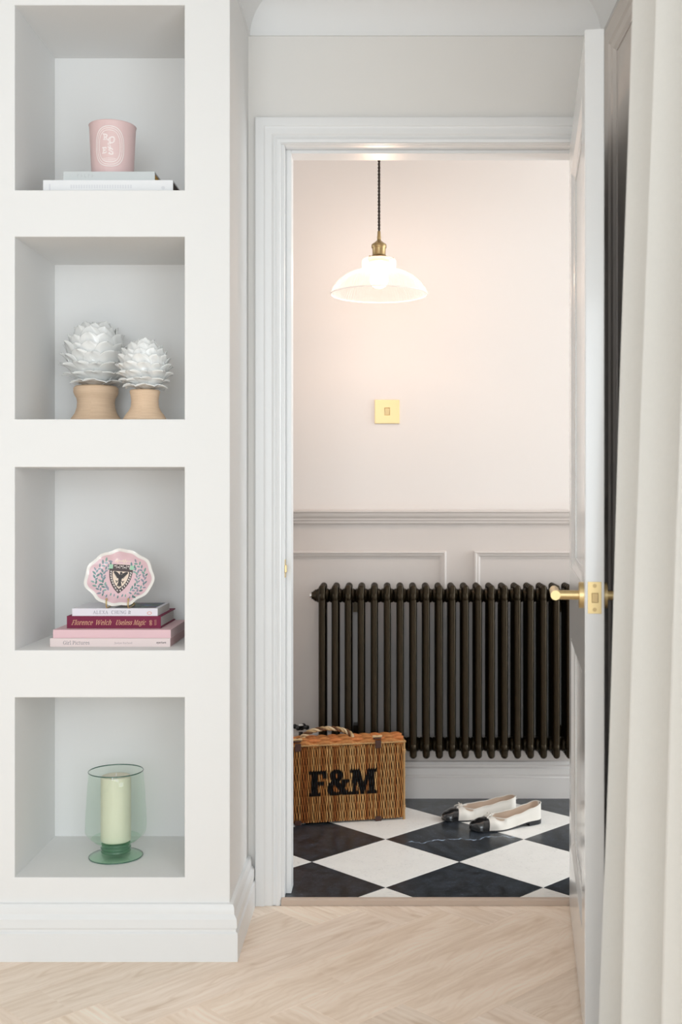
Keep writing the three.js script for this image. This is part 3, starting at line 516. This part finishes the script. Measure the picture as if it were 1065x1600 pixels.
{
  const Y = 0.7265;
  // third niche: four books, bottom to top
  book('pale pink book with grey title, lowest in the niche stack', -0.8075, -0.5178, 0.0208, 0.225, Y, -2.697, cv(0.80, 0.68, 0.66), (c, w, h) => {
    fill(c, w, h, '#eedcd9'); textIn(c, 'Girl Pictures', w * 0.108, h * 0.26, w * 0.222, h * 0.46, '100px serif', '#8c8288'); textIn(c, 'Justine Kurland', w * 0.535, h * 0.40, w * 0.15, h * 0.25, '100px serif', '#b3a3a4'); textIn(c, 'aperture', w * 0.885, h * 0.36, w * 0.082, h * 0.24, 'bold 100px sans-serif', '#59484c');
  }, pages([0.86, 0.78, 0.77], [0.72, 0.48, 0.50]));
  book('plain pink book second from the bottom of the stack', -0.8013, -0.5176, 0.0202, 0.215, Y + 0.0208, -2.701, cv(0.80, 0.53, 0.56), (c, w, h) => { fill(c, w, h, '#ecc6cb'); }, pages([0.87, 0.80, 0.80], [0.78, 0.62, 0.63]));
  book('burgundy hardback book with gold handwritten title on the pink books', -0.7763, -0.5475, 0.0300, 0.190, Y + 0.041, -2.730, cv(0.20, 0.012, 0.055, 0.7), (c, w, h) => {
    fill(c, w, h, '#7c1f42'); const col = '#e2b58e', f = 'italic bold 100px serif';
    const script = (s, x, y, ww, hh) => { c.save(); c.transform(1, 0, -0.18, 1, 0, 0); textIn(c, s, x + 0.18 * (y + hh), y, ww, hh, 'italic 100px serif', col); c.restore(); };
    script('Florence', w * 0.045, h * 0.30, w * 0.225, h * 0.42); script('Welch', w * 0.295, h * 0.30, w * 0.175, h * 0.42); script('Useless', w * 0.515, h * 0.30, w * 0.175, h * 0.42); script('Magic', w * 0.705, h * 0.30, w * 0.13, h * 0.42);
    c.strokeStyle = col; c.lineWidth = 6; for (const [a, b] of [[0.895, 0.44], [0.895, 0.66]]) { c.beginPath(); c.arc(w * a, h * b, h * 0.10, 0, 7); c.stroke(); c.beginPath(); c.arc(w * a, h * b, h * 0.045, 0, 7); c.stroke(); }
    c.lineWidth = 7; for (let k = 0; k < 4; k++) { c.beginPath(); c.moveTo(w * 0.932, h * (0.36 + k * 0.12)); c.lineTo(w * 0.957, h * (0.33 + k * 0.12)); c.stroke(); }
  }, pagesWhite, 0.004);
  book('white paperback book with grey spaced capitals under the plate', -0.7637, -0.5552, 0.0185, 0.150, Y + 0.071, -2.731, cv(0.80, 0.78, 0.82), (c, w, h) => {
    fill(c, w, h, '#ebe6ee'); c.save(); c.fillStyle = '#8a8694'; c.font = '100px serif'; const s = 'ALEXA CHUNG', x0 = w * 0.245, x1 = w * 0.60; [...s].forEach((ch, i) => { c.save(); c.translate(mix(x0, x1, i / (s.length - 1)), h * 0.74); c.scale(1.0, 1.15); c.fillText(ch, 0, 0); c.restore(); }); c.restore();
    textIn(c, 'It', w * 0.655, h * 0.28, w * 0.028, h * 0.46, 'italic bold 100px serif', '#55505c'); c.strokeStyle = '#e08a72'; c.lineWidth = 12; c.beginPath(); c.ellipse(w * 0.905, h * 0.62, w * 0.024, h * 0.18, 0, 0, 7); c.stroke();
  }, pagesWhite);
  // dark picture on the front cover of the topmost book
  const topb = scene.getObjectByName('book_003'); const pic = part('cover_picture', new THREE.PlaneGeometry(0.10, 0.13).rotateX(-Math.PI / 2).translate(0.046, 0.0188, -0.078), mat({ map: canvasTex(256, 320, (c, w, h) => { fill(c, w, h, '#3a3f4a'); for (let i = 0; i < 60; i++) { c.fillStyle = `rgba(${200 * rnd() | 0},${200 * rnd() | 0},${210 * rnd() | 0},0.35)`; c.beginPath(); c.ellipse(rnd() * w, rnd() * h, 10 + 40 * rnd(), 8 + 20 * rnd(), rnd() * 6, 0, 7); c.fill(); } }), roughness: 0.4 }), topb);
  // first niche: two books
  const Y1 = 1.8115;
  book('thick white book lying flat in the top niche', -0.8152, -0.5059, 0.0310, 0.240, Y1, -2.668, cv(0.83, 0.83, 0.83), (c, w, h) => { fill(c, w, h, '#f1f1f2'); for (let k = 0; k < 24; k++) { c.fillStyle = '#e4e4e7'; c.fillRect(w * (0.21 + 0.02 * k), h * 0.36, w * 0.013, h * 0.28); } c.fillRect(w * 0.045, h * 0.3, w * 0.012, h * 0.5); c.beginPath(); c.arc(w * 0.925, h * 0.6, h * 0.14, 0, 7); c.fill(); }, pages([0.42, 0.38, 0.36], [0.26, 0.23, 0.22]), 0.0012);
  book('slim grey book under the pink candle', -0.7680, -0.5500, 0.0215, 0.185, Y1 + 0.031, -2.672, cv(0.62, 0.65, 0.66), (c, w, h) => { fill(c, w, h, '#cfd4d5'); c.fillStyle = '#c3c8c9'; for (let k = 0; k < 5; k++) { c.fillRect(w * (0.15 + 0.04 * k), h * 0.26, w * 0.008, h * 0.42); c.fillRect(w * (0.15 + 0.04 * k), h * (0.30 + 0.14 * (k % 3)), w * 0.022, h * 0.09); } }, pages([0.85, 0.68, 0.36], [0.62, 0.44, 0.18]), 0.002);
}
// ------------------------------------------------------------------ pink scented candle
{
  const t = thing('scented_candle', 'pink ceramic candle with embossed oval label on the grey book', 'candle', [-0.6658, 1.8641, -2.735]);
  const H = 0.128, rT = 0.0572, rB = 0.0500, pink = phys({ color: lin(0.80, 0.585, 0.575), roughness: 0.45 });
  part('vessel', lathe([[0.0001, 0], [rB - 0.003, 0], [rB, 0.003], [rT - 0.0015, H - 0.004], [rT, H - 0.0015], [rT - 0.002, H], [rT - 0.004, H - 0.001], [rT - 0.0055, H - 0.012], [rT - 0.006, H - 0.03], [0.0001, H - 0.03]], 72), pink, t);
  part('wax', lathe([[0.0001, H - 0.026], [rT - 0.0062, H - 0.026]], 40), cv(0.85, 0.80, 0.70), t);
  part('wick', rod([0, H - 0.026, 0], [0.001, H - 0.014, 0], 0.001, 6), M.paper, t);
  const tex = canvasTex(512, 680, (c, w, h) => {
    fill(c, w, h, '#e6c9c7'); c.strokeStyle = '#fbf4f2'; c.lineWidth = 11;
    const oval = (i) => { const a = w / 2 - i, b = h / 2 - i, r = Math.min(a, b); c.beginPath(); c.ellipse(w / 2, h / 2, a, b, 0, 0, 7); c.stroke(); };
    oval(12); c.lineWidth = 8; oval(44); oval(78); 
    c.strokeStyle = '#fbf4f2'; c.lineWidth = 7; c.font = '130px serif';
    for (const [ch, x, y, s] of [['R', 0.30, 0.36, 1.05], ['O', 0.47, 0.43, 1.1], ['S', 0.44, 0.54, 0.8], ['E', 0.26, 0.66, 1.0], ['S', 0.47, 0.70, 1.1]]) { c.save(); c.translate(w * x, h * y); c.scale(s, s); c.strokeText(ch, 0, 0); c.restore(); }
    c.lineWidth = 6; for (let k = 0; k < 3; k++) { c.beginPath(); c.moveTo(w * (0.3 + 0.03 * k), h * (0.79 + 0.035 * k)); c.lineTo(w * (0.7 - 0.03 * k), h * (0.79 + 0.035 * k)); c.stroke(); }
  });
  const g = new THREE.CircleGeometry(1, 64); const gg = grid(48, 14, (u, v) => { const a = u * Math.PI * 2, k = v, ex = Math.sign(Math.cos(a)) * Math.pow(Math.abs(Math.cos(a)), 0.8), ey = Math.sign(Math.sin(a)) * Math.pow(Math.abs(Math.sin(a)), 0.8), px = 0.0365 * ex * k, py = H * 0.5 + 0.049 * ey * k, r = mix(rB, rT, py / H) + 0.0005, an = 0.10 + px / r; return [r * Math.sin(an), py, r * Math.cos(an)]; }, (u, v) => { const a = u * Math.PI * 2; return [0.5 + 0.5 * v * Math.cos(a), 0.5 + 0.5 * v * Math.sin(a)]; });
  part('label', gg, mat({ map: tex, bumpMap: tex, bumpScale: 0.0008, roughness: 0.45 }), t).userData.label = 'embossed oval label';
}
// ------------------------------------------------------------------ ceramic artichokes
function artichoke(label, x, z, s, prof, bodyY, bodyR, bodyH, lean) {
  const t = thing('ceramic_artichoke', label, 'ornament', [x, 1.2713, z]);
  part('foot', lathe(prof, 64), clay, t).userData.label = 'bare terracotta foot';
  const core = lathe(Array.from({ length: 17 }, (_, i) => { const a = i / 16 * Math.PI; return [Math.max(0.0002, Math.sin(a) * bodyR * 0.86), bodyY - Math.cos(a) * bodyH * 0.9]; }), 40);
  part('core', core, M.glaze, t);
  // one petal: rounded spoon with thickness, base at the origin, growing up y, bulging along z, its tip curling out
  const pet = (w, l) => {
    const f = (off) => (u, v) => { const q = u * 2 - 1, vv = 0.04 + 0.955 * v, wid = w * Math.pow(Math.max(0, 1 - Math.pow(Math.abs(2 * vv - 0.96) / 1.04, 2.4)), 0.5); return [q * wid, v * l, 0.16 * w * (1 - q * q) + l * (0.30 * v * v * v - 0.10 * v) + off + 0.0007 * Math.sin(q * 5 + v * 7)]; };
    const a = grid(8, 10, f(0.0014)), b = grid(8, 10, f(-0.0012)); b.index.array.reverse(); b.computeVertexNormals(); const fa = f(0.0001);
    return merge([a, b, tube((k) => k < 0.42 ? fa(0, k / 0.42) : k < 0.58 ? fa((k - 0.42) / 0.16, 1) : fa(1, 1 - (k - 0.58) / 0.42), 36, 0.0015, 5)]);
  };
  const kinds = [pet(0.0225 * s, 0.044 * s), pet(0.0205 * s, 0.041 * s), pet(0.0150 * s, 0.030 * s)];
  const rowsN = 10;
  for (let k = 0; k < rowsN; k++) {
    const pol = mix(2.52, 0.16, k / (rowsN - 1)), ring = Math.max(3, Math.round(2 * Math.PI * bodyR * Math.sin(pol) / (0.033 * s)));
    for (let j = 0; j < ring; j++) {
      const az = (j + (k % 2) / 2 + 0.12 * (rnd() - 0.5)) / ring * 2 * Math.PI + k * 0.37;
      const m = part('petal', kinds[k >= rowsN - 2 ? 2 : (j + k) % 2], M.glaze, t);
      const nrm = V(Math.sin(pol) * Math.cos(az) / bodyR, Math.cos(pol) / bodyH, Math.sin(pol) * Math.sin(az) / bodyR).normalize();
      const up = V(0, 1, 0).addScaledVector(nrm, -nrm.y).normalize();
      const flare = lean * smooth(0.9, 2.3, pol) + 0.06 + 0.10 * (rnd() - 0.5);
      const u2 = up.clone().multiplyScalar(Math.cos(flare)).addScaledVector(nrm, Math.sin(flare)), n2 = nrm.clone().multiplyScalar(Math.cos(flare)).addScaledVector(up, -Math.sin(flare)), side = V(0, 0, 0).crossVectors(u2, n2);
      m.quaternion.setFromRotationMatrix(new THREE.Matrix4().makeBasis(side, u2, n2)); m.rotateZ(0.25 * (rnd() - 0.5));
      m.position.set(bodyR * 0.88 * Math.sin(pol) * Math.cos(az), bodyY + bodyH * 0.90 * Math.cos(pol), bodyR * 0.88 * Math.sin(pol) * Math.sin(az)).addScaledVector(u2, -(k >= rowsN - 2 ? 0.014 : 0.020) * s).addScaledVector(nrm, 0.002 + 0.002 * rnd());
      m.scale.setScalar(R(0.94, 1.07));
    }
  }
  return t;
}
const clayTex = dataTex(256, 256, (u, v) => { const n = noise(u * 3, v * 26) * 0.5 + noise(u * 8, v * 60) * 0.3 + noise(u * 40, v * 40) * 0.2; return [0.90 + 0.03 * n, 0.78 + 0.035 * n, 0.66 + 0.04 * n]; });
const clay = mat({ map: clayTex, roughness: 0.85 });
artichoke('large white ceramic artichoke on a terracotta foot, left of the pair', -0.7400, -2.865, 1.15, [[0.0001, 0], [0.066, 0], [0.0665, 0.008], [0.062, 0.016], [0.0525, 0.030], [0.0480, 0.044], [0.0468, 0.058], [0.0485, 0.068], [0.0535, 0.076], [0.0560, 0.083], [0.0560, 0.094], [0.051, 0.099], [0.0001, 0.099]], 0.172, 0.072, 0.082, 0.30);
artichoke('small white ceramic artichoke on a terracotta foot, right of the pair', -0.5844, -2.722, 0.90, [[0.0001, 0], [0.0515, 0], [0.052, 0.005], [0.047, 0.014], [0.038, 0.026], [0.0335, 0.036], [0.0325, 0.050], [0.0340, 0.062], [0.0365, 0.072], [0.034, 0.076], [0.0001, 0.076]], 0.131, 0.055, 0.058, 0.30);
// ------------------------------------------------------------------ plate on its stand
{
  const cx = -0.6515, by = 0.8160, z0 = -2.752, tilt = -0.24;
  const out = (a) => { const ex = 0.0845, ey = 0.0700, k = 1 / Math.sqrt((Math.cos(a) / ex) ** 2 + (Math.sin(a) / ey) ** 2); return k * (1 + 0.020 * Math.cos(a * 11 + 0.4) + 0.014 * Math.cos(a * 4 + 0.2) + 0.014 * Math.cos(a * 7 + 2)); };
  const st = thing('plate_stand', 'small brass wire easel holding the pink plate', 'plate stand', [cx, by, z0]);
  const wire = (pts, r = 0.0017) => new THREE.TubeGeometry(new THREE.CatmullRomCurve3(pts.map((p) => V(...p))), 40, r, 8);
  for (const s of [-1, 1]) {
    const x = s * 0.0265 - 0.001; // front prong, foot, back leg
    part('prong', merge([wire([[x, 0.021, 0.0245], [x, 0.016, 0.0268], [x, 0.006, 0.0265], [x, 0.002, 0.023], [x, 0.002, 0.0], [x, 0.0025, -0.03], [x * 0.9, 0.004, -0.048]]), new THREE.SphereGeometry(0.0028, 12, 10).translate(x, 0.0225, 0.0240)]), M.brass, st);
    part('back_leg', wire([[x * 0.9, 0.004, -0.048], [x * 0.8, 0.03, -0.0375], [x * 0.6, 0.07, -0.0275], [0, 0.085, -0.0255]]), M.brass, st);
  }
  part('crossbar', wire([[-0.0265, 0.0035, -0.046], [0, 0.0035, -0.047], [0.0265, 0.0035, -0.046]]), M.brass, st);
  const p = thing('plate', 'pink scalloped plate with dark bird crest standing on the books', 'plate', [cx - 0.001, by + 0.0038, z0 + 0.0165]);
  p.rotation.x = tilt;
  const tex = canvasTex(1024, 860, (c, w, h) => {
    const S = w / 0.19; fill(c, w, h, '#f1ece6'); c.translate(w / 2, h / 2);
    c.beginPath(); for (let i = 0; i <= 200; i++) { const a = i / 200 * Math.PI * 2, r = (out(a) - 0.0075) * S; c.lineTo(r * Math.cos(a), -r * Math.sin(a)); } c.fillStyle = '#e6c3c9'; c.fill();
    c.rotate(0.07);
    const leaf = (x, y, a, l, col) => { c.save(); c.translate(x, y); c.rotate(a); c.fillStyle = col; c.beginPath(); c.moveTo(0, 0); c.quadraticCurveTo(l * 0.5, -l * 0.42, l, 0); c.quadraticCurveTo(l * 0.5, l * 0.42, 0, 0); c.fill(); c.restore(); };
    const cols = ['#55807c', '#6f8c92', '#7fa69c', '#8d93a0'];
    const stem = (pts) => { c.strokeStyle = '#e9dde6'; c.lineWidth = 6; c.beginPath(); pts.forEach(([x, y], i) => i ? c.lineTo(x, y) : c.moveTo(x, y)); c.stroke(); };
    for (const sd of [-1, 1]) for (const ring of [0, 1]) { // sprigs of the wreath
      const pts = []; for (let i = 0; i <= 22; i++) { const f = i / 22, a = -Math.PI / 2 + 0.5 + f * 2.15, rx = (ring ? 330 : 235), ry = (ring ? 300 : 232); pts.push([sd * Math.cos(a) * rx * (1 + 0.03 * Math.sin(i)), -Math.sin(a) * -1 * ry * -1 * 0.9 + 8]); }
      stem(pts);
      for (let i = 1; i < 22; i += 1) { const [x, y] = pts[i], [xa, ya] = pts[i - 1], dir = Math.atan2(y - ya, x - xa); leaf(x, y, dir + (i % 2 ? 0.75 : -0.75) + 0.3 * (rnd() - 0.5), 50 + 16 * rnd(), cols[Math.floor(rnd() * 4)]); }
    }
    for (let k = 0; k < 9; k++) leaf(-200 + k * 50, 262 + 16 * Math.sin(k * 2), -1.4 + 0.5 * (rnd() - 0.5), 46, cols[k % 4]);
    // pale flourish of script above the shield
    c.strokeStyle = '#f3ddc8'; c.lineWidth = 8; c.beginPath(); for (let i = 0; i <= 60; i++) { const x = -95 + i * 3.4, y = -228 + 26 * Math.sin(i * 0.75) * (0.5 + 0.5 * Math.sin(i * 0.21)); i ? c.lineTo(x, y) : c.moveTo(x, y); } c.stroke();
    c.lineWidth = 6; c.beginPath(); c.moveTo(-60, -185); c.lineTo(95, -190); c.stroke();
    // shield
    const dark = '#4a3d3f', sh = (k) => { c.beginPath(); c.moveTo(-155 * k, -130 * k); c.lineTo(155 * k, -130 * k); c.quadraticCurveTo(165 * k, 80 * k, 0, 205 * k); c.quadraticCurveTo(-165 * k, 80 * k, -155 * k, -130 * k); c.closePath(); };
    c.save(); c.translate(0, 5); c.fillStyle = dark; sh(1); c.fill(); c.fillStyle = '#f0dcc9'; c.save(); c.translate(0, -2); sh(0.70); c.fill(); c.restore();
    c.fillStyle = dark; c.fillRect(-115, -185, 230, 62); c.fillStyle = '#a8d3b6'; c.fillRect(-165, -180, 52, 58); c.fillRect(113, -180, 52, 58);
    c.fillStyle = '#f0e6df'; for (let k = 0; k < 5; k++) { c.beginPath(); c.arc(-88 + k * 44, -155 + (k % 2 ? 8 : -8), 9, 0, 7); c.fill(); c.fillRect(-70 + k * 44, -180, 6, 50); }
    for (const sd of [-1, 1]) for (let k = 0; k < 9; k++) { const f = k / 8, x = sd * (132 - 112 * f * f), y = -85 + 245 * f; c.beginPath(); c.arc(x, y, 9, 0, 7); c.fill(); c.beginPath(); c.arc(x + 8, y + 11, 5, 0, 7); c.fill(); }
    // bird displayed
    c.fillStyle = '#2f2a2d'; c.beginPath(); c.ellipse(0, -5, 24, 52, 0, 0, 7); c.fill(); c.beginPath(); c.ellipse(4, -70, 17, 18, 0, 0, 7); c.fill(); c.beginPath(); c.moveTo(16, -78); c.lineTo(36, -68); c.lineTo(16, -62); c.fill();
    for (const sd of [-1, 1]) { c.beginPath(); c.moveTo(0, -30); c.quadraticCurveTo(sd * 45, -100, sd * 95, -88); for (let k = 0; k < 5; k++) { c.lineTo(sd * (92 - k * 10), -62 + k * 15); c.lineTo(sd * (80 - k * 13), -60 + k * 15); } c.lineTo(0, 15); c.fill(); c.lineWidth = 10; c.strokeStyle = '#2f2a2d'; c.beginPath(); c.moveTo(sd * 12, 30); c.lineTo(sd * 48, 52); c.moveTo(sd * 40, 40); c.lineTo(sd * 58, 34); c.moveTo(sd * 40, 46); c.lineTo(sd * 44, 66); c.stroke(); }
    c.beginPath(); c.moveTo(-12, 30); c.lineTo(-34, 112); c.lineTo(-12, 100); c.lineTo(0, 124); c.lineTo(12, 100); c.lineTo(34, 112); c.lineTo(12, 30); c.fill();
    c.restore();
  });
  const yc = 0.0715;
  const surf = (back) => grid(144, 22, (u, v) => { const a = u * Math.PI * 2, r = out(a) * v, z = -0.004 + 0.010 * smooth(0.62, 1, v) + (back ? -0.0035 * smooth(1.0, 0.9, v) : 0) + 0.0022 * v * smooth(0.7, 1, v) * Math.cos(a * 9 + 0.6); return [r * Math.cos(a), yc + r * Math.sin(a), z]; }, (u, v) => { const a = u * Math.PI * 2, r = out(a) * v; return [0.5 + r * Math.cos(a) / 0.19, 0.5 + r * Math.sin(a) / (0.19 * 860 / 1024)]; });
  part('face', surf(false), phys({ map: tex, roughness: 0.3, clearcoat: 0.5, clearcoatRoughness: 0.1 }), p);
  part('back', surf(true), M.glaze, p);
}
// ------------------------------------------------------------------ green glass hurricane and its candle
{
  const x = -0.6728, y = 0.1909, z = -2.797;
  const t = thing('glass_hurricane', 'footed green glass hurricane vase in the lowest niche', 'vase', [x, y, z]);
  const thin = phys({ color: lin(0.915, 0.97, 0.93), transmission: 1, thickness: 0, roughness: 0.02, ior: 1.5 });
  const solid = phys({ color: lin(0.84, 0.945, 0.87), transmission: 1, thickness: 0, roughness: 0.04, ior: 1.5 }), deep = phys({ color: lin(0.30, 0.55, 0.38), transmission: 0.75, thickness: 0, roughness: 0.2, ior: 1.5, clearcoat: 1, clearcoatRoughness: 0.05 });
  const bowl = [[0.034, 0.0335], [0.042, 0.036], [0.055, 0.042], [0.067, 0.052], [0.0735, 0.062], [0.0752, 0.072], [0.0750, 0.090], [0.0738, 0.115], [0.0722, 0.145], [0.0700, 0.175], [0.0680, 0.200], [0.0668, 0.2130]];
  const cu = new THREE.SplineCurve(bowl.map(([a, b]) => new THREE.Vector2(a, b)));
  part('bowl', grid(96, 60, (u, v) => { const p = cu.getPoint(v), a = u * Math.PI * 2, r = p.x + 0.0007 * Math.cos(a * 16 + v * 2) + 0.0005 * noise(Math.cos(a) * 3 + 5, v * 5 + Math.sin(a) * 3); return [r * Math.cos(a), p.y, r * Math.sin(a)]; }), thin, t);
  part('rim', new THREE.TorusGeometry(0.0668, 0.0014, 10, 96).rotateX(Math.PI / 2).translate(0, 0.2130, 0), phys({ color: lin(0.05, 0.14, 0.10), roughness: 0.08, clearcoat: 1 }), t).userData.label = 'dark green rim';
  part('bowl_base', lathe([[0.0001, 0.0355], [0.034, 0.0358], [0.046, 0.0395], [0.056, 0.0445], [0.060, 0.0475]], 72), solid, t);
  part('stem', lathe([[0.0001, 0.037], [0.030, 0.0365], [0.0355, 0.034], [0.0362, 0.0315], [0.0335, 0.029], [0.0335, 0.0275], [0.0372, 0.025], [0.0372, 0.0222], [0.0345, 0.020], [0.0345, 0.0185], [0.0375, 0.0165], [0.0365, 0.0135], [0.030, 0.0115], [0.0001, 0.0112]], 64), deep, t);
  part('foot', lathe([[0.0001, 0.0112], [0.032, 0.0110], [0.046, 0.0075], [0.058, 0.0045], [0.0650, 0.0030], [0.0662, 0.0016], [0.0650, 0.0002], [0.0001, 0.0002]], 72), solid, t);
  part('foot_edge', new THREE.TorusGeometry(0.0657, 0.0013, 8, 96).rotateX(Math.PI / 2).translate(0, 0.0016, 0), phys({ color: lin(0.06, 0.16, 0.11), roughness: 0.1, clearcoat: 1 }), t);
  const k = thing('pillar_candle', 'cream pillar candle standing inside the green glass', 'candle', [x, y + 0.0385, z]);
  part('wax', lathe([[0.0001, 0], [0.0335, 0], [0.0368, 0.003], [0.0368, 0.158], [0.0350, 0.162], [0.0330, 0.1615], [0.012, 0.1585], [0.0001, 0.158]], 56), phys({ color: lin(0.86, 0.82, 0.66), roughness: 0.55 }), k);
  part('wick', rod([0, 0.158, 0], [0.0012, 0.169, 0], 0.0011, 8), M.paper, k);
}
// ------------------------------------------------------------------ curtain
{
  const linen = dataTex(512, 512, (u, v, x, y) => { const a = 0.5 + 0.28 * Math.sin(x * 1.57) + 0.22 * noise(u * 9, v * 220), b = 0.5 + 0.28 * Math.sin(y * 1.57) + 0.22 * noise(u * 220, v * 9); const k = (a + b) / 2; return [0.90 + 0.05 * (k - 0.5), 0.89 + 0.05 * (k - 0.5), 0.868 + 0.055 * (k - 0.5)]; });
  linen.repeat.set(6, 12);
  const t = thing('curtain', 'cream linen curtain hanging in folds beside the open door', 'curtain', [0, 0, 0]);
  const N = 3.3, D0 = 1.965, LEN = 0.63;
  const at = (u, v) => { // u from the far edge towards the camera, v from the top down
    const Y = mix(2.27, 0.012, v), ph = u * N * Math.PI * 2, sway = 0.10 * Math.sin(v * 2.1 + u * 4.4) * v;
    const amp = (0.044 + 0.014 * v) * (1 + 0.22 * noise(u * 2.6, 3)), c = Math.cos(ph + sway * 4 + 0.5 * noise(u * 1.9, v * 0.7));
    const X = 0.497 - 0.020 * smooth(0, 1, v) - 0.036 * v * (1 - 0.4 * u) - amp * (c + 0.18 * Math.cos(2 * ph));
    const D = D0 - LEN * u + 0.020 * Math.sin(2 * ph + 0.4) * 0.7 + 0.012 * noise(u * 3.8, v * 1.3);
    return [X, Y, -D];
  };
  part('panel', grid(180, 60, at, (u, v) => [u * 1.25, v * 2.3].map((q) => q * 0.5)), mat({ map: linen, roughness: 0.95, bumpMap: linen, bumpScale: 0.0006 }), t);
  const p = thing('curtain_pole', 'brass curtain pole above the side window', 'curtain pole', [0.45, 2.30, 0]);
  part('pole', rod([0, 0, -2.02], [0, 0, 1.1], 0.012, 20), M.brass, p);
  for (const z of [-2.02, 1.1]) part('finial', new THREE.SphereGeometry(0.022, 20, 14).translate(0, 0, z), M.brass, p);
  for (const z of [-1.98, 1.05]) part('bracket', rod([0, 0, z], [0.13, 0, z], 0.008, 12), M.brass, p);
}
renderer.render(scene, camera);
